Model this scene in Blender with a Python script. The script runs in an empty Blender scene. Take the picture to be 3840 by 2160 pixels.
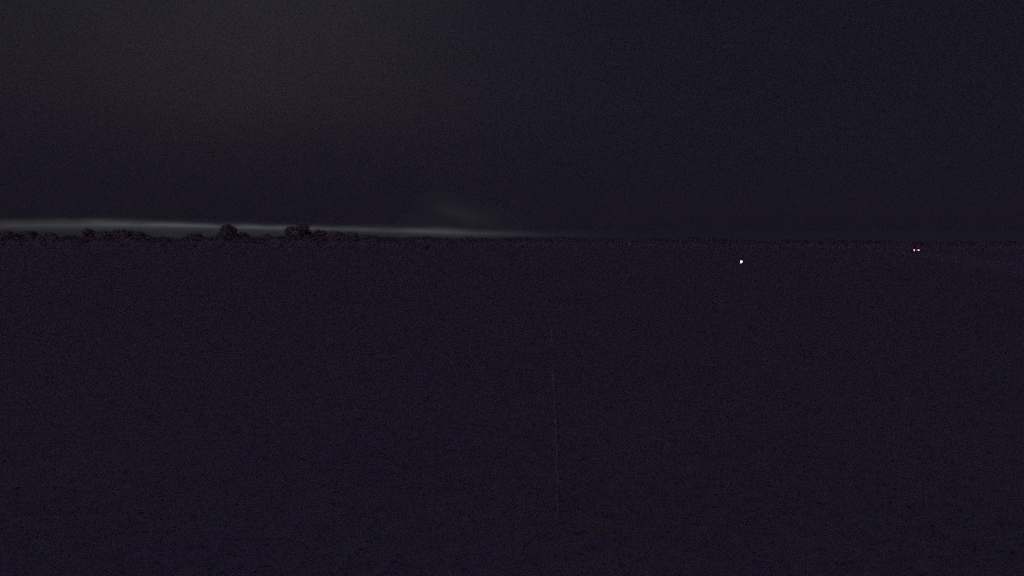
import bpy, math, random
from mathutils import Vector, Matrix

scene = bpy.context.scene
col = scene.collection
R = math.radians
random.seed(7)

# ------------------------------------------------------------------ camera
EYE = Vector((0.0, 0.0, 1.75))
F = 2990.0                                   # focal length in pixels of the 3840 px wide photograph
CAM_ROT = Matrix.Rotation(R(90 - 3.14), 4, 'X') @ Matrix.Rotation(R(0.39), 4, 'Z')
cam = bpy.data.cameras.new('camera')
cam.sensor_width = 36.0
cam.lens = 36.0 * F / 3840.0
cam.clip_start = 0.1
cam.clip_end = 120000.0
cam_ob = bpy.data.objects.new('camera', cam)
cam_ob.matrix_world = Matrix.Translation(EYE) @ CAM_ROT
col.objects.link(cam_ob)
scene.camera = cam_ob


def horizon(px):
    return 903.0 + 0.0068 * px


def lin(r, g, b):
    f = lambda c: (c / 255.0 / 12.92) if c < 10.3 else ((c / 255.0 + 0.055) / 1.055) ** 2.4
    return (f(r), f(g), f(b))


# ------------------------------------------------------------------ exposure and film
scene.view_settings.view_transform = 'Standard'
scene.view_settings.look = 'None'
scene.view_settings.exposure = 0.0
scene.view_settings.gamma = 1.0
scene.view_settings.use_curve_mapping = False
scene.render.engine = 'CYCLES'
scene.render.dither_intensity = 2.0
cy = scene.cycles
cy.use_denoising = False                     # a high ISO night picture keeps its grain
cy.use_adaptive_sampling = True
cy.adaptive_threshold = 1.0
cy.adaptive_min_samples = 2
cy.use_light_tree = False
cy.max_bounces = 4
cy.volume_bounces = 0
cy.filter_width = 2.0

# ------------------------------------------------------------------ night sky
MOON_EL, MOON_ROT = R(32), R(205)
world = bpy.data.worlds.new('World')
scene.world = world
world.use_nodes = True
nt = world.node_tree
nt.nodes.clear()


def N(kind, **kw):
    n = nt.nodes.new(kind)
    for k, v in kw.items():
        setattr(n, k, v)
    return n


def M(op, a, b=None, c=None, clamp=False):
    n = N('ShaderNodeMath', operation=op, use_clamp=clamp)
    for i, v in enumerate((a, b, c)):
        if v is None:
            continue
        if isinstance(v, (int, float)):
            n.inputs[i].default_value = v
        else:
            nt.links.new(v, n.inputs[i])
    return n.outputs[0]


def ramp(fac, stops):
    """piecewise curve over azimuth: stops are (pixel column, value)"""
    n = N('ShaderNodeValToRGB')
    n.color_ramp.interpolation = 'B_SPLINE'
    pts = [((math.degrees(math.atan((x - 1920) / F)) + 90) / 180, v) for x, v in stops]
    el = n.color_ramp.elements
    while len(el) > 1:
        el.remove(el[-1])
    el[0].position, el[0].color = pts[0][0], (pts[0][1],) * 3 + (1,)
    for p, v in pts[1:]:
        e = el.new(p)
        e.color = (v, v, v, 1)
    nt.links.new(fac, n.inputs['Fac'])
    return n.outputs['Color']


geo = N('ShaderNodeTexCoord').outputs['Generated']
sep = N('ShaderNodeSeparateXYZ')
nt.links.new(geo, sep.inputs[0])
X, Y, Z = sep.outputs
az = M('ARCTAN2', X, Y)
azn = M('ADD', M('DIVIDE', az, math.pi), 0.5)
tanel = M('DIVIDE', Z, M('SQRT', M('ADD', M('MULTIPLY', X, X), M('ADD', M('MULTIPLY', Y, Y), 1e-6))))
elpx = M('MULTIPLY', tanel, F)               # elevation in units of 1/2990

# streaky cloud texture
mp = N('ShaderNodeCombineXYZ')
nt.links.new(M('MULTIPLY', az, 12.0), mp.inputs[0])
nt.links.new(M('MULTIPLY', tanel, 40.0), mp.inputs[1])
streak = N('ShaderNodeTexNoise')
streak.inputs['Scale'].default_value = 2.2
streak.inputs['Detail'].default_value = 5
nt.links.new(mp.outputs[0], streak.inputs['Vector'])
cloud = N('ShaderNodeTexNoise')
cloud.inputs['Scale'].default_value = 5.0
cloud.inputs['Detail'].default_value = 9
cloud.inputs['Roughness'].default_value = 0.65
nt.links.new(geo, cloud.inputs['Vector'])

# the clear slit under the cloud deck, bright in the left half
BAND = [(-6000, 30), (-1500, 40), (0, 50), (220, 56), (466, 61), (744, 58), (950, 55), (1200, 53), (1500, 50), (1650, 46), (1800, 43), (1950, 40), (2400, 36), (9000, 30)]
AMP = [(-6000, 0.0), (-1500, 0.10), (-300, 0.30), (0, 0.40), (150, 0.58), (350, 0.80), (560, 1.0), (900, 0.98), (1060, 0.95), (1250, 0.62), (1450, 0.58),
       (1620, 0.85), (1720, 0.70), (1850, 0.36), (2000, 0.13), (2200, 0.02), (2500, 0.0)]
SIG = [(-1500, 0.42), (300, 0.34), (560, 0.24), (750, 0.18), (1200, 0.19), (1450, 0.24), (1650, 0.28), (2000, 0.25), (2600, 0.25)]
center = M('MULTIPLY', ramp(azn, [(x, v / 100) for x, v in BAND]), 100.0)
center = M('ADD', center, M('MULTIPLY', M('SUBTRACT', streak.outputs['Fac'], 0.5), 8.0))
amp = ramp(azn, AMP)
sig = M('MULTIPLY', ramp(azn, SIG), 40.0)
dv = M('SUBTRACT', elpx, center)
core = M('EXPONENT', M('MULTIPLY', M('MULTIPLY', M('DIVIDE', dv, sig), M('DIVIDE', dv, sig)), -1.0))
below = M('MULTIPLY', M('LESS_THAN', dv, 0.0), M('EXPONENT', M('DIVIDE', dv, 42.0)))
above = M('MULTIPLY', M('GREATER_THAN', dv, 0.0), M('EXPONENT', M('DIVIDE', dv, -34.0)))
slit = M('ADD', M('MULTIPLY', core, 0.66), M('ADD', M('MULTIPLY', below, 0.36), M('MULTIPLY', above, 0.07)))
slit = M('MULTIPLY', M('MULTIPLY', slit, amp), M('ADD', 0.45, M('MULTIPLY', streak.outputs['Fac'], 1.1)))


def lobe(px, py, power):
    """soft lit patch of cloud in one direction"""
    d = CAM_ROT.to_3x3() @ Vector(((px - 1920) / F, -(py - 1080) / F, -1)).normalized()
    v = N('ShaderNodeVectorMath', operation='DOT_PRODUCT')
    nt.links.new(geo, v.inputs[0])
    v.inputs[1].default_value = d
    return M('POWER', M('MAXIMUM', v.outputs['Value'], 0.0), power)


def rgb(value, colour):
    n = N('ShaderNodeVectorMath', operation='SCALE')
    n.inputs[0].default_value = colour
    nt.links.new(value, n.inputs['Scale'])
    return n.outputs[0]


def vadd(a, b):
    n = N('ShaderNodeVectorMath', operation='ADD')
    nt.links.new(a, n.inputs[0])
    nt.links.new(b, n.inputs[1])
    return n.outputs[0]


mott = M('ADD', 0.72, M('MULTIPLY', cloud.outputs['Fac'], 0.56))
base = rgb(mott, (0.0092, 0.0079, 0.0144))
rise = M('DIVIDE', M('SUBTRACT', tanel, 0.045), 0.12, clamp=True)
lit = rgb(M('MULTIPLY', M('MULTIPLY', lobe(850, 150, 22.0), rise), mott), (0.0158, 0.0174, 0.0210))
glow = rgb(slit, (0.057, 0.061, 0.059))
patch = None
for px, py, k in ((1640, 776, 0.45), (1672, 784, 0.75), (1704, 794, 0.95), (1740, 806, 0.95), (1776, 816, 0.75), (1815, 824, 0.5), (1860, 830, 0.3)):
    one = M('MULTIPLY', lobe(px, py, 22000.0), k)
    patch = one if patch is None else M('ADD', patch, one)
patch = rgb(M('MULTIPLY', patch, M('ADD', 0.3, M('MULTIPLY', streak.outputs['Fac'], 1.4))), (0.0042, 0.0047, 0.0033))
sumv = vadd(vadd(base, lit), vadd(patch, glow))
bg = N('ShaderNodeBackground')
nt.links.new(sumv, bg.inputs['Color'])
# thin moonlit air behind it all
sky = N('ShaderNodeTexSky', sky_type='NISHITA')
sky.sun_disc = False
sky.sun_elevation = MOON_EL
sky.sun_rotation = MOON_ROT
bg2 = N('ShaderNodeBackground')
bg2.inputs['Strength'].default_value = 0.0001
nt.links.new(sky.outputs[0], bg2.inputs['Color'])
addn = N('ShaderNodeAddShader')
nt.links.new(bg.outputs[0], addn.inputs[0])
nt.links.new(bg2.outputs[0], addn.inputs[1])
outw = N('ShaderNodeOutputWorld')
nt.links.new(addn.outputs[0], outw.inputs['Surface'])

# ------------------------------------------------------------------ moon behind the overcast
moon = bpy.data.lights.new('moonlight', 'SUN')
moon.energy = 2.15
moon.color = (0.54, 0.43, 1.13)
moon.angle = R(80)
moon_ob = bpy.data.objects.new('moonlight', moon)
# Nishita: rotation 0 points to +Y, growing towards +X
to_moon = Vector((math.sin(MOON_ROT) * math.cos(MOON_EL), math.cos(MOON_ROT) * math.cos(MOON_EL), math.sin(MOON_EL)))
moon_ob.rotation_euler = to_moon.to_track_quat('Z', 'Y').to_euler()
col.objects.link(moon_ob)


# ------------------------------------------------------------------ helpers
def material(name, colour, rough=0.9, vary=0.0, scale=1.0, spec=0.2, bump=0.0, metallic=0.0, emit=None, power=0.0):
    m = bpy.data.materials.new(name)
    m.use_nodes = True
    t = m.node_tree
    b = t.nodes['Principled BSDF']
    b.inputs['Base Color'].default_value = (*colour, 1)
    b.inputs['Roughness'].default_value = rough
    b.inputs['Specular IOR Level'].default_value = spec
    b.inputs['Metallic'].default_value = metallic
    if emit:
        b.inputs['Emission Color'].default_value = (*emit, 1)
        b.inputs['Emission Strength'].default_value = power
    if vary or bump:
        tc = t.nodes.new('ShaderNodeTexCoord')
        nz = t.nodes.new('ShaderNodeTexNoise')
        nz.inputs['Scale'].default_value = scale
        nz.inputs['Detail'].default_value = 7
        t.links.new(tc.outputs['Object'], nz.inputs['Vector'])
        cr = t.nodes.new('ShaderNodeValToRGB')
        cr.color_ramp.elements[0].position = 0.3
        cr.color_ramp.elements[1].position = 0.7
        cr.color_ramp.elements[0].color = (*[c * (1 - vary) for c in colour], 1)
        cr.color_ramp.elements[1].color = (*[c * (1 + vary) for c in colour], 1)
        t.links.new(nz.outputs['Fac'], cr.inputs['Fac'])
        t.links.new(cr.outputs['Color'], b.inputs['Base Color'])
        if bump:
            bp = t.nodes.new('ShaderNodeBump')
            bp.inputs['Strength'].default_value = bump
            bp.inputs['Distance'].default_value = 0.05
            t.links.new(nz.outputs['Fac'], bp.inputs['Height'])
            t.links.new(bp.outputs['Normal'], b.inputs['Normal'])
    return m


class MB:
    """collects shapes and links them as one mesh"""
    def __init__(self):
        self.v, self.f = [], []

    def add(self, verts, faces):
        k = len(self.v)
        self.v += [tuple(p) for p in verts]
        self.f += [tuple(i + k for i in fc) for fc in faces]

    def quad(self, a, b, c, d):
        self.add((a, b, c, d), ((0, 1, 2, 3),))

    def box(self, c, s, bev=0.0):
        x, y, z = (s[0] / 2, s[1] / 2, s[2] / 2)
        c = Vector(c)
        if bev <= 0:
            vs = [c + Vector((sx * x, sy * y, sz * z)) for sz in (-1, 1) for sx, sy in ((-1, -1), (1, -1), (1, 1), (-1, 1))]
            self.add(vs, ((3, 2, 1, 0), (4, 5, 6, 7), (0, 1, 5, 4), (1, 2, 6, 5), (2, 3, 7, 6), (3, 0, 4, 7)))
        else:
            rings = []
            for zz, ins in ((-z, bev), (-z + bev, 0), (z - bev, 0), (z, bev)):
                ring = []
                for sx, sy in ((-1, -1), (1, -1), (1, 1), (-1, 1)):
                    a = Vector((sx * (x - ins - bev), sy * (y - ins), zz))
                    b = Vector((sx * (x - ins), sy * (y - ins - bev), zz))
                    ring += [a, b] if sx * sy < 0 else [b, a]
                rings.append([c + p for p in ring])
            self.loft(rings)

    def loft(self, rings, cap=True):
        n = len(rings[0])
        vs = [p for r in rings for p in r]
        fs = []
        for i in range(len(rings) - 1):
            for j in range(n):
                fs.append((i * n + j, i * n + (j + 1) % n, (i + 1) * n + (j + 1) % n, (i + 1) * n + j))
        if cap:
            fs.append(tuple(reversed(range(n))))
            fs.append(tuple((len(rings) - 1) * n + j for j in range(n)))
        self.add(vs, fs)

    def tube(self, pts, radii, n=8):
        rings = []
        for i, p in enumerate(pts):
            p = Vector(p)
            a = Vector(pts[max(i - 1, 0)])
            b = Vector(pts[min(i + 1, len(pts) - 1)])
            d = (b - a).normalized()
            u = d.cross(Vector((0.3, 1, 0.1))).normalized()
            w = d.cross(u)
            rings.append([p + (u * math.cos(2 * math.pi * k / n) + w * math.sin(2 * math.pi * k / n)) * radii[i] for k in range(n)])
        self.loft(rings)

    def lathe(self, prof, c=(0, 0, 0), n=14):
        c = Vector(c)
        self.loft([[c + Vector((r * math.cos(2 * math.pi * k / n), r * math.sin(2 * math.pi * k / n), z)) for k in range(n)] for r, z in prof])

    def build(self, name, mat, parent=None, smooth=False):
        me = bpy.data.meshes.new(name)
        me.from_pydata(self.v, [], self.f)
        me.materials.append(mat)
        if smooth:
            me.polygons.foreach_set('use_smooth', [True] * len(me.polygons))
        me.update()
        o = bpy.data.objects.new(name, me)
        col.objects.link(o)
        if parent:
            o.parent = parent
        return o


def tag(o, label=None, cat=None, group=None, kind=None):
    for k, v in (('label', label), ('category', cat), ('group', group), ('kind', kind)):
        if v:
            o[k] = v
    return o


def empty(name, loc, rz=0.0):
    o = bpy.data.objects.new(name, None)
    o.location = loc
    o.rotation_euler = (0, 0, rz)
    o.empty_display_size = 0.3
    col.objects.link(o)
    return o


def on_depth(px, depth):
    """world x of a column of the photograph at a distance along the view"""
    return (px - 1920) / F * depth


def height_at(px, py, depth):
    """world height of something seen at that pixel and distance"""
    return EYE.z + (horizon(px) - py) / F * depth


# ------------------------------------------------------------------ ground
GRASS = (0.054, 0.054, 0.050)
field_m = material('field_soil_and_grass', GRASS, 0.95, 0.10, 1.3, 0.1, 0.08)


def mottle(m, colour):
    t = m.node_tree
    b = t.nodes['Principled BSDF']
    tc = t.nodes.new('ShaderNodeTexCoord')
    last = None
    for sc_, amount in ((0.35, 0.3), (9.0, 0.9), (140.0, 2.2)):
        nz = t.nodes.new('ShaderNodeTexNoise')
        nz.inputs['Scale'].default_value = sc_
        nz.inputs['Detail'].default_value = 4
        t.links.new(tc.outputs['Object'], nz.inputs['Vector'])
        ma = t.nodes.new('ShaderNodeVectorMath')
        ma.operation = 'MULTIPLY_ADD'
        ma.inputs[1].default_value = (amount,) * 3
        ma.inputs[2].default_value = (1 - amount / 2,) * 3
        t.links.new(nz.outputs['Color'], ma.inputs[0])
        mu = t.nodes.new('ShaderNodeVectorMath')
        mu.operation = 'MULTIPLY'
        t.links.new(ma.outputs[0], mu.inputs[0])
        if last is None:
            mu.inputs[1].default_value = colour
        else:
            t.links.new(last, mu.inputs[1])
        last = mu.outputs[0]
    t.links.new(last, b.inputs['Base Color'])


mottle(field_m, GRASS)
g = MB()
xs = [-60000, -20000, -6000, -2000, -800] + [-400 + 20 * i for i in range(41)] + [800, 2000, 6000, 20000, 60000]
ys = [-60000, -8000, -1500, -300, -60] + [-20 + 15 * i for i in range(32)] + [700, 1200, 3000, 8000, 20000, 60000]
rr = random.Random(3)
verts = []
for yy in ys:
    for xx in xs:
        far = math.hypot(xx, yy)
        z = 0.0 if far < 60 or far > 420 else rr.uniform(-0.10, 0.0) * min(1, (far - 60) / 60)
        verts.append((xx, yy, z))
nx = len(xs)
faces = [(j * nx + i, j * nx + i + 1, (j + 1) * nx + i + 1, (j + 1) * nx + i) for j in range(len(ys) - 1) for i in range(nx - 1)]
g.add(verts, faces)
ground = tag(g.build('ground', field_m, smooth=True), kind='structure')

# the road on the right that carries the car
CAR_D = 241.0
car_x = on_depth(3432, CAR_D)
road_dir = Vector((0.40, 0.917, 0)).normalized()
side = Vector((road_dir.y, -road_dir.x, 0))
road_m = material('road_asphalt', (0.058, 0.057, 0.055), 0.95, 0.10, 3.0, 0.2, 0.3)
rm = MB()
c0 = Vector((car_x, CAR_D, 0)) - side * 1.6
prev = None
for t in range(-300, 381, 20):
    p = c0 + road_dir * t
    rw = [p - side * 4.6 + Vector((0, 0, -0.16)), p - side * 3.9 + Vector((0, 0, 0.005)), p - side * 3.3 + Vector((0, 0, 0.03)), p + Vector((0, 0, 0.045)),
          p + side * 3.3 + Vector((0, 0, 0.03)), p + side * 3.9 + Vector((0, 0, 0.005)), p + side * 4.6 + Vector((0, 0, -0.16))]
    if prev:
        for k in range(6):
            rm.quad(prev[k], prev[k + 1], rw[k + 1], rw[k])
    prev = rw
road = tag(rm.build('road', road_m), kind='structure')

# ------------------------------------------------------------------ cloud deck over the field
cm = bpy.data.materials.new('cloud_vapour')
cm.use_nodes = True
ct = cm.node_tree
ct.nodes.clear()
sc_n = ct.nodes.new('ShaderNodeVolumeScatter')
ab_n = ct.nodes.new('ShaderNodeVolumeAbsorption')
ad_n = ct.nodes.new('ShaderNodeAddShader')
om = ct.nodes.new('ShaderNodeOutputMaterial')
sc_n.inputs['Color'].default_value = (0.417, 0.717, 0.9375, 1)
sc_n.inputs['Density'].default_value = 0.00012
ab_n.inputs['Color'].default_value = (0.5625, 0.3575, 0.0156, 1)   # bluer light is lost sooner
ab_n.inputs['Density'].default_value = 0.0008
ct.links.new(sc_n.outputs[0], ad_n.inputs[0])
ct.links.new(ab_n.outputs[0], ad_n.inputs[1])
ct.links.new(ad_n.outputs[0], om.inputs['Volume'])
BASE_H, TOP_H = 500.0, 800.0
edge = []
er = random.Random(11)
rag = 0.0
for a in [i * 0.25 for i in range(-320, 321)]:
    px = 1920 + F * math.tan(R(a)) if abs(a) < 75 else (1e5 if a > 0 else -1e5)
    b = 30.0
    for (x0, v0), (x1, v1) in zip(BAND, BAND[1:]):
        if x0 <= px <= x1:
            b = v0 + (v1 - v0) * (px - x0) / (x1 - x0)
    rag = 0.6 * rag + er.uniform(-2.2, 2.2)
    reach = b + 17 + rag
    if 1470 < px < 1960:                     # a bay in the deck's far edge, its rim sloping down to the right
        rim = 196 - (px - 1600) * 0.27 + rag * 3.0
        ramp_in = min(1.0, (px - 1470) / 170.0)
        ramp_in = ramp_in * ramp_in * (3 - 2 * ramp_in) * min(1.0, (1960 - px) / 60.0)
        reach = max(reach, b + 17 + (rim - b - 17) * ramp_in)
    tan_e = reach / F
    d = BASE_H / tan_e
    edge.append((d * math.sin(R(a)), d * math.cos(R(a))))
edge += [(32000, -30000), (-32000, -30000)]
edge.reverse()
cl = MB()
cl.loft([[Vector((x, y, BASE_H)) for x, y in edge], [Vector((x, y, TOP_H)) for x, y in edge]])
tag(cl.build('cloud_layer', cm), kind='structure')

# ------------------------------------------------------------------ trees of the skyline
leaf_m = material('tree_leaves', (0.076, 0.074, 0.064), 0.8, 0.15, 0.6, 0.15)
lt = leaf_m.node_tree
lb_ = lt.nodes['Principled BSDF']
tr_ = lt.nodes.new('ShaderNodeBsdfTranslucent')
mx_ = lt.nodes.new('ShaderNodeMixShader')
mx_.inputs['Fac'].default_value = 0.15
lt.links.new(lb_.inputs['Base Color'].links[0].from_socket, tr_.inputs['Color'])
lt.links.new(lb_.outputs[0], mx_.inputs[1])
lt.links.new(tr_.outputs[0], mx_.inputs[2])
lt.links.new(mx_.outputs[0], lt.nodes['Material Output'].inputs['Surface'])
bark_m = material('tree_bark', (0.060, 0.050, 0.040), 0.95, 0.3, 3.0, 0.1, 0.4)


def leaf_quad(mb, p, s, rnd, out=Vector((0, 0, 0))):
    n = (Vector((rnd.gauss(0, 1), rnd.gauss(0, 1), rnd.gauss(0, 1))) * 0.5 + out).normalized()
    u = n.orthogonal().normalized()
    w = n.cross(u)
    a, b = s * rnd.uniform(0.7, 1.3) / 2, s * rnd.uniform(0.5, 1.0) / 2
    mb.quad(p - u * a, p - w * b, p + u * a, p + w * b)


def tree(px, width_px, top, depth, label, cat='tree', name='tree', rough=1.0, group='trees along the skyline'):
    rnd = random.Random(int(px * 13 + top))
    x = on_depth(px, depth)
    h = height_at(px, top, depth)
    rad = width_px / F * depth / 2
    root = empty(name, (x, depth, 0))
    tag(root, label, cat, group)
    th = h * 0.55
    tk = MB()
    lean = rnd.uniform(-0.3, 0.3)
    r0 = 0.035 * h
    tk.tube([(0, 0, -0.2), (lean * 0.2, 0, th * 0.35), (lean * 0.7, 0.1, th * 0.7), (lean, 0.1, h * 0.78)], [r0 * 1.4, r0, r0 * 0.7, r0 * 0.2], 8)
    for k in range(5):
        a = rnd.uniform(0, 6.28)
        z0 = h * rnd.uniform(0.22, 0.5)
        L = rad * rnd.uniform(0.55, 0.8)
        tk.tube([(lean * 0.5, 0.05, z0), (math.cos(a) * L * 0.5, math.sin(a) * L * 0.5, z0 + h * 0.13), (math.cos(a) * L, math.sin(a) * L, z0 + h * 0.22)],
                [r0 * 0.5, r0 * 0.32, r0 * 0.1], 6)
    tk.build('trunk', bark_m, root)
    cr = MB()
    zc, rz = h * 0.47, h * 0.51
    lobes = [(Vector((0, 0, zc)), rad * 0.80, rz * 0.86)]
    for k in range(9):
        a = k * 2.4 + rnd.uniform(-0.4, 0.4)
        e = rnd.uniform(-0.5, 0.95)
        ce = math.sqrt(max(0, 1 - e * e))
        q = rnd.uniform(0.32, 0.52)
        lobes.append((Vector((math.cos(a) * ce * rad * (1 - q), math.sin(a) * ce * rad * (1 - q), zc + e * rz * (1 - q))), rad * q, rz * q * rnd.uniform(0.9, 1.15)))
    for c, lr, lz in lobes:                  # the dense inside of the crown
        rows = []
        for i in range(1, 7):
            th = math.pi * i / 7
            rows.append([c + Vector((0.86 * lr * math.sin(th) * math.cos(2 * math.pi * q / 9) * rnd.uniform(0.9, 1.05),
                                     0.86 * lr * math.sin(th) * math.sin(2 * math.pi * q / 9) * rnd.uniform(0.9, 1.05), -0.86 * lz * math.cos(th))) for q in range(9)])
        cr.loft(rows)
    s = 0.035 * h + 0.10
    count = int(min(4200, 2600 * max(0.5, rad * h / 30)))
    for k in range(count):
        c, lr, lz = lobes[0] if k % 5 < 2 else lobes[rnd.randrange(1, len(lobes))]
        d = Vector((rnd.gauss(0, 1), rnd.gauss(0, 1), rnd.gauss(0, 1))).normalized() * rnd.uniform(0.82, 1.10) * rnd.choice((1.0, 1.0, 1.0, 1.06 * rough))
        p = c + Vector((d.x * lr, d.y * lr, d.z * lz))
        p.z = max(0.25, p.z)
        leaf_quad(cr, p, s * rnd.uniform(0.6, 1.1), rnd, d.normalized())
    cr.build('crown', leaf_m, root)
    return root


TREES = [
    # column, width, top, distance, label
    (18, 112, 861, 296, 'low bushy tree cut by the left edge of the picture'),
    (100, 96, 858, 304, 'second low bushy tree from the left edge of the picture'),
    (180, 92, 868, 300, 'third low bushy tree from the left edge, lower than the first two'),
    (250, 70, 876, 298, 'small bushy tree just left of the notch beside the wide clump'),
    (337, 66, 851, 305, 'leftmost and tallest tree of the wide flat-topped clump'),
    (392, 86, 861, 300, 'second tree of the wide flat-topped clump, in its slight dip'),
    (452, 96, 856, 299, 'third tree of the wide flat-topped clump, under the glow at its brightest'),
    (508, 92, 858, 303, 'fourth tree of the wide flat-topped clump, near its right shoulder'),
    (556, 70, 877, 300, 'low tree ending the wide clump where its top slopes down'),
    (732, 76, 865, 300, 'small round tree alone between the wide clump and the narrow domed tree'),
    (855, 84, 836, 297, 'narrow domed tree standing dark up through the bright band of sky'),
    (908, 66, 866, 301, 'lower tree leaning on the right flank of the narrow domed tree'),
    (998, 58, 873, 304, 'small hump of a tree between the narrow and the broad domed trees'),
    (1120, 116, 834, 295, 'broad domed tree, widest of those breaking through the bright band of sky'),
    (1198, 74, 855, 302, 'tree touching the right side of the broad domed tree'),
    (1252, 92, 858, 300, 'second tree right of the broad domed tree, on the level part of the slope'),
    (1312, 90, 864, 303, 'third tree right of the broad domed tree, where the tops start to fall'),
    (1368, 82, 874, 300, 'fourth tree right of the broad domed tree, well down the falling tops'),
    (1420, 76, 885, 304, 'lowest and last tree of the tops falling away right of the broad domed tree'),
]
for t in TREES:
    tree(*t)

scrub_m = leaf_m.copy()
scrub_m.name = 'scrub_leaves'
for e_, k_ in zip([n for n in scrub_m.node_tree.nodes if n.type == 'VALTORGB'][0].color_ramp.elements, (0.8, 1.2)):
    e_.color = (0.053 * k_, 0.052 * k_, 0.045 * k_, 1)


# undergrowth at the foot of the trees and the low wood behind
def scrub(name, x0, x1, depth, spread, top_fn, size, count, seed):
    rnd = random.Random(seed)
    mb = MB()
    prev = None
    steps = int((x1 - x0) / 14)
    for i in range(steps + 1):               # the dense bank behind the outer leaves
        px = x0 + (x1 - x0) * i / steps
        h = max(0.6, height_at(px, top_fn(px), depth)) * rnd.uniform(0.8, 0.97)
        x = on_depth(px, depth)
        row = [Vector((x, depth + dy * spread + rnd.uniform(-0.3, 0.3), z * h)) for dy, z in ((-1, -0.05), (-0.8, 0.45), (-0.4, 0.85), (0, 1.0), (0.4, 0.85), (1, -0.05))]
        if prev:
            for q in range(5):
                mb.quad(prev[q], row[q], row[q + 1], prev[q + 1])
        prev = row
    for k in range(count):
        px = rnd.uniform(x0, x1)
        d = depth + rnd.uniform(-spread, spread)
        h = max(0.6, height_at(px, top_fn(px), depth))
        z = h * (1 - (abs(d - depth) / spread) ** 1.7) + rnd.uniform(-0.15, 0.2)
        leaf_quad(mb, Vector((on_depth(px, d), d, max(0.05, z))), size * rnd.uniform(0.6, 1.2), rnd, Vector((0, -0.9, 0.5)))
    return tag(mb.build(name, scrub_m), kind='stuff')


def low_tops(px):
    return 891 + 4 * math.sin(px * 0.021) + 3 * math.sin(px * 0.057 + 1) + max(0, px - 1430) * 0.12


def far_tops(px):
    return 892 + 2.6 * math.sin(px * 0.0113) + 2.2 * math.sin(px * 0.037 + 2) + 1.6 * math.sin(px * 0.089) + max(0.0, (px - 1900)) * 0.0085


tag(scrub('undergrowth', -500, 1600, 291, 5, low_tops, 0.8, 12000, 5), 'low dark scrub filling the foot of the tree line')
tag(scrub('woodland', -900, 4700, 620, 14, far_tops, 1.5, 26000, 6), 'far-off low wood along the horizon')

# ------------------------------------------------------------------ car with its tail lights on
paint = material('dark_car_paint', (0.045, 0.045, 0.050), 0.35, 0.05, 4.0, 0.5)
glass_m = material('dark_car_glass', (0.02, 0.02, 0.022), 0.1, spec=0.5)
rubber = material('tyre_rubber', (0.02, 0.02, 0.02), 0.9)
alloy = material('wheel_alloy', (0.35, 0.35, 0.36), 0.4, metallic=0.8)
plastic = material('bumper_plastic', (0.03, 0.03, 0.03), 0.7)
tail_m = material('tail_light_lens', (0.4, 0.03, 0.05), 0.3, emit=(1.0, 0.46, 0.50), power=3.3)
glow_strip_m = material('red_glow_emission', (0.3, 0.02, 0.03), 0.3, emit=(1.0, 0.10, 0.20), power=0.35)  # emission imitates the tail lights' red glow reflected on the car's rear
chrome = material('mirror_casing', (0.05, 0.05, 0.055), 0.4)

car = empty('car', (car_x, CAR_D, 0.035), -math.atan2(road_dir.x, road_dir.y))
tag(car, 'dark car seen from behind on the right with two red tail lights lit', 'car')
W = 0.88                                     # car runs along +y, its tail at y = -2.1
prof = [(-2.10, 0.42, 0.98), (-2.02, 0.30, 1.03), (-1.2, 0.26, 1.02), (0.0, 0.24, 0.96), (0.75, 0.24, 0.95), (1.5, 0.26, 0.84), (2.0, 0.32, 0.70), (2.12, 0.42, 0.60)]
b = MB()
rings = []
for y, lo, hi in prof:
    wv = W * (0.93 if abs(y) > 1.9 else 1.0)
    rings.append([Vector((-wv * 0.92, y, lo)), Vector((wv * 0.92, y, lo)), Vector((wv, y, lo + 0.2)), Vector((wv, y, hi - 0.14)), Vector((wv * 0.88, y, hi)),
                  Vector((-wv * 0.88, y, hi)), Vector((-wv, y, hi - 0.14)), Vector((-wv, y, lo + 0.2))])
b.loft(rings)
b.build('body', paint, car)
cab = MB()
rings = []
for y, hw, lo, hi in ((-1.95, 0.74, 0.99, 1.04), (-1.45, 0.66, 0.99, 1.40), (-0.9, 0.63, 0.99, 1.47), (-0.1, 0.63, 0.95, 1.48), (0.35, 0.66, 0.93, 1.38), (1.0, 0.74, 0.90, 0.97)):
    rings.append([Vector((-0.78, y, lo)), Vector((0.78, y, lo)), Vector((hw, y, hi - 0.05)), Vector((hw - 0.09, y, hi)), Vector((-hw + 0.09, y, hi)), Vector((-hw, y, hi - 0.05))])
cab.loft(rings)
cab.build('roof', paint, car)
rwn = MB()
rwn.add([(-0.60, -1.93, 1.075), (0.60, -1.93, 1.075), (0.53, -1.49, 1.385), (-0.53, -1.49, 1.385), (-0.60, -1.905, 1.06), (0.60, -1.905, 1.06), (0.53, -1.47, 1.365), (-0.53, -1.47, 1.365)],
        [(0, 1, 2, 3), (7, 6, 5, 4), (0, 4, 5, 1), (1, 5, 6, 2), (2, 6, 7, 3), (3, 7, 4, 0)])
rwn.build('rear_window', glass_m, car)
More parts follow.
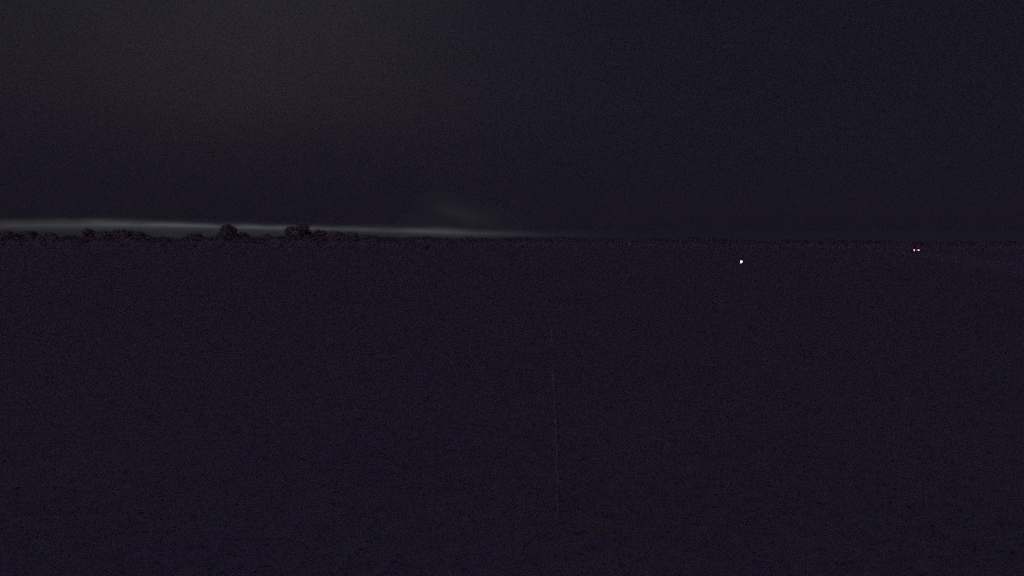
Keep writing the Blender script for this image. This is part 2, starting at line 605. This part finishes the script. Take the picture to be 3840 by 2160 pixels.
for s in (-1, 1):
    for y0, y1, z1a, z1b in ((-1.4, -0.62, 1.31, 1.39), (-0.54, 0.30, 1.39, 1.30)):
        sw = MB()
        xa = lambda z: s * (0.80 - 0.30 * (z - 0.97))
        o_ = [(xa(1.04), y0, 1.04), (xa(1.04), y1, 1.04), (xa(z1b), y1, z1b), (xa(z1a), y0, z1a)]
        i_ = [(p[0] - s * 0.06, p[1], p[2]) for p in o_]
        sw.add(o_ + i_, [(0, 1, 2, 3), (7, 6, 5, 4), (0, 4, 5, 1), (1, 5, 6, 2), (2, 6, 7, 3), (3, 7, 4, 0)])
        sw.build('side_window', glass_m, car)
    mm = MB()
    mm.box((s * 0.98, 0.55, 1.04), (0.20, 0.10, 0.14), 0.02)
    mm.build('door_mirror', chrome, car)
    for y in (-1.32, 1.32):
        hub = empty('wheel', (s * 0.80, y, 0.315))
        hub.parent = car
        hub.rotation_euler = (0, R(90), 0)
        ty = MB()
        ty.lathe([(0.20, -0.10), (0.30, -0.10), (0.315, -0.07), (0.315, 0.07), (0.30, 0.10), (0.20, 0.10)], n=20)
        ty.build('tyre', rubber, hub)
        ri = MB()
        ri.lathe([(0.03, -0.108), (0.19, -0.104), (0.205, -0.09), (0.205, 0.09), (0.19, 0.104), (0.03, 0.108)], n=16)
        ri.build('rim', alloy, hub)
    tl = MB()
    tl.box((s * 0.625, -2.115, 0.79), (0.27, 0.09, 0.26), 0.03)
    tl.build('tail_light', tail_m, car)
lb = MB()  # added strip, no real lamp: stands for red glow reflected between the tail lights
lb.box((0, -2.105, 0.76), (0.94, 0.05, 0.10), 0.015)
lb.build('red_glow_strip', glow_strip_m, car)
bp = MB()
bp.box((0, -2.13, 0.48), (1.62, 0.16, 0.22), 0.04)
bp.build('bumper', plastic, car)

# ------------------------------------------------------------------ white lamp on a short post
LAMP_D = 50.7
metal = material('lamp_post_metal', (0.05, 0.05, 0.055), 0.5, 0.1, 5.0, 0.4)
globe_m = material('lamp_globe_glass', (0.8, 0.8, 0.78), 0.4, emit=(1.0, 0.93, 0.86), power=2.6)
lamp = empty('post_lamp', (on_depth(2779, LAMP_D), LAMP_D, -0.02))
tag(lamp, 'small bright white lamp on a short post, brightest light in the dark field', 'lamp')
q = MB()
q.lathe([(0.10, 0.0), (0.10, 0.05), (0.05, 0.09), (0.035, 0.12), (0.035, 0.60), (0.055, 0.63), (0.08, 0.66), (0.08, 0.685)])
q.build('post', metal, lamp)
q = MB()
q.lathe([(0.02, 0.68)] + [(0.063 * math.sin(R(a)), 0.76 - 0.063 * math.cos(R(a))) for a in range(20, 170, 15)] + [(0.015, 0.838)], n=16)
q.build('globe', globe_m, lamp, True)
q = MB()
q.lathe([(0.05, 0.832), (0.055, 0.842), (0.02, 0.868), (0.006, 0.90)])
q.build('cap', metal, lamp)

# ------------------------------------------------------------------ far red lamp
RED_D = 560.0
red_m = material('red_lamp_glass', (0.5, 0.05, 0.05), 0.4, emit=(1.0, 0.26, 0.30), power=1.1)
rz = height_at(2357, 912, RED_D)
rl = empty('red_lamp', (on_depth(2357, RED_D), RED_D, -0.05))
tag(rl, 'tiny faint red lamp on the horizon left of the white lamp', 'lamp')
q = MB()
q.lathe([(0.16, 0.0), (0.16, 0.1), (0.06, 0.2), (0.05, rz - 0.2), (0.12, rz - 0.17)])
q.build('post', metal, rl)
q = MB()
q.lathe([(0.10, rz - 0.16), (0.2, rz - 0.09), (0.21, rz + 0.09), (0.1, rz + 0.2), (0.03, rz + 0.24)], n=14)
q.build('globe', red_m, rl, True)

# ------------------------------------------------------------------ thin pale stake in the near grass
stake_m = material('weathered_stake_wood', (0.067, 0.065, 0.059), 0.9, 0.35, 9.0, 0.1)


def ray_ground(px, py):
    d = CAM_ROT.to_3x3() @ Vector(((px - 1920) / F, -(py - 1080) / F, -1))
    return EYE + d * (-EYE.z / d.z)


foot = ray_ground(2094, 1925)
top_d = CAM_ROT.to_3x3() @ Vector(((2069 - 1920) / F, -(1235 - 1080) / F, -1))
tip = EYE + top_d * (foot.y / top_d.y)
q = MB()
mid = (foot + tip) / 2 + Vector((0.006, 0, 0)) - foot
q.tube([Vector((0, 0, -0.12)), mid * 0.5 + Vector((0.002, 0, 0)), mid, (tip - foot) * 0.78, tip - foot], [0.011, 0.010, 0.009, 0.0085, 0.007], 8)
st = q.build('stake', stake_m)
st.location = foot
tag(st, 'thin pale stake leaning slightly left in the near dark grass', 'stake')

# ------------------------------------------------------------------ grass of the near field
blade_m = material('grass_blades', GRASS, 0.85, 0.1, 0.8, 0.1)
mottle(blade_m, GRASS)
bt = blade_m.node_tree
bb_ = bt.nodes['Principled BSDF']
btr = bt.nodes.new('ShaderNodeBsdfTranslucent')
bmx = bt.nodes.new('ShaderNodeMixShader')
bmx.inputs['Fac'].default_value = 0.5
bt.links.new(bb_.inputs['Base Color'].links[0].from_socket, btr.inputs['Color'])
bt.links.new(bb_.outputs[0], bmx.inputs[1])
bt.links.new(btr.outputs[0], bmx.inputs[2])
bt.links.new(bmx.outputs[0], bt.nodes['Material Output'].inputs['Surface'])
rnd = random.Random(21)
gm = MB()
for k in range(12000):
    d = 2.4 * (24.0 ** rnd.random())
    a = rnd.uniform(-0.72, 0.72)
    x, y = d * math.sin(a), d * math.cos(a)
    h = rnd.uniform(0.006, 0.022) * (1 + 0.05 * d)
    w = rnd.uniform(0.003, 0.006) * (1 + 0.12 * d)
    t = rnd.uniform(0, 6.28)
    u = Vector((math.cos(t) * w, math.sin(t) * w, 0))
    ln = Vector((rnd.gauss(0, 1.3) * h, rnd.gauss(0, 1.3) * h, h * 0.7))
    p = Vector((x, y, 0.0))
    gm.add((p - u, p + u, p + ln), ((0, 1, 2),))
tag(gm.build('grass', blade_m), 'short dark grass of the near field', kind='stuff')
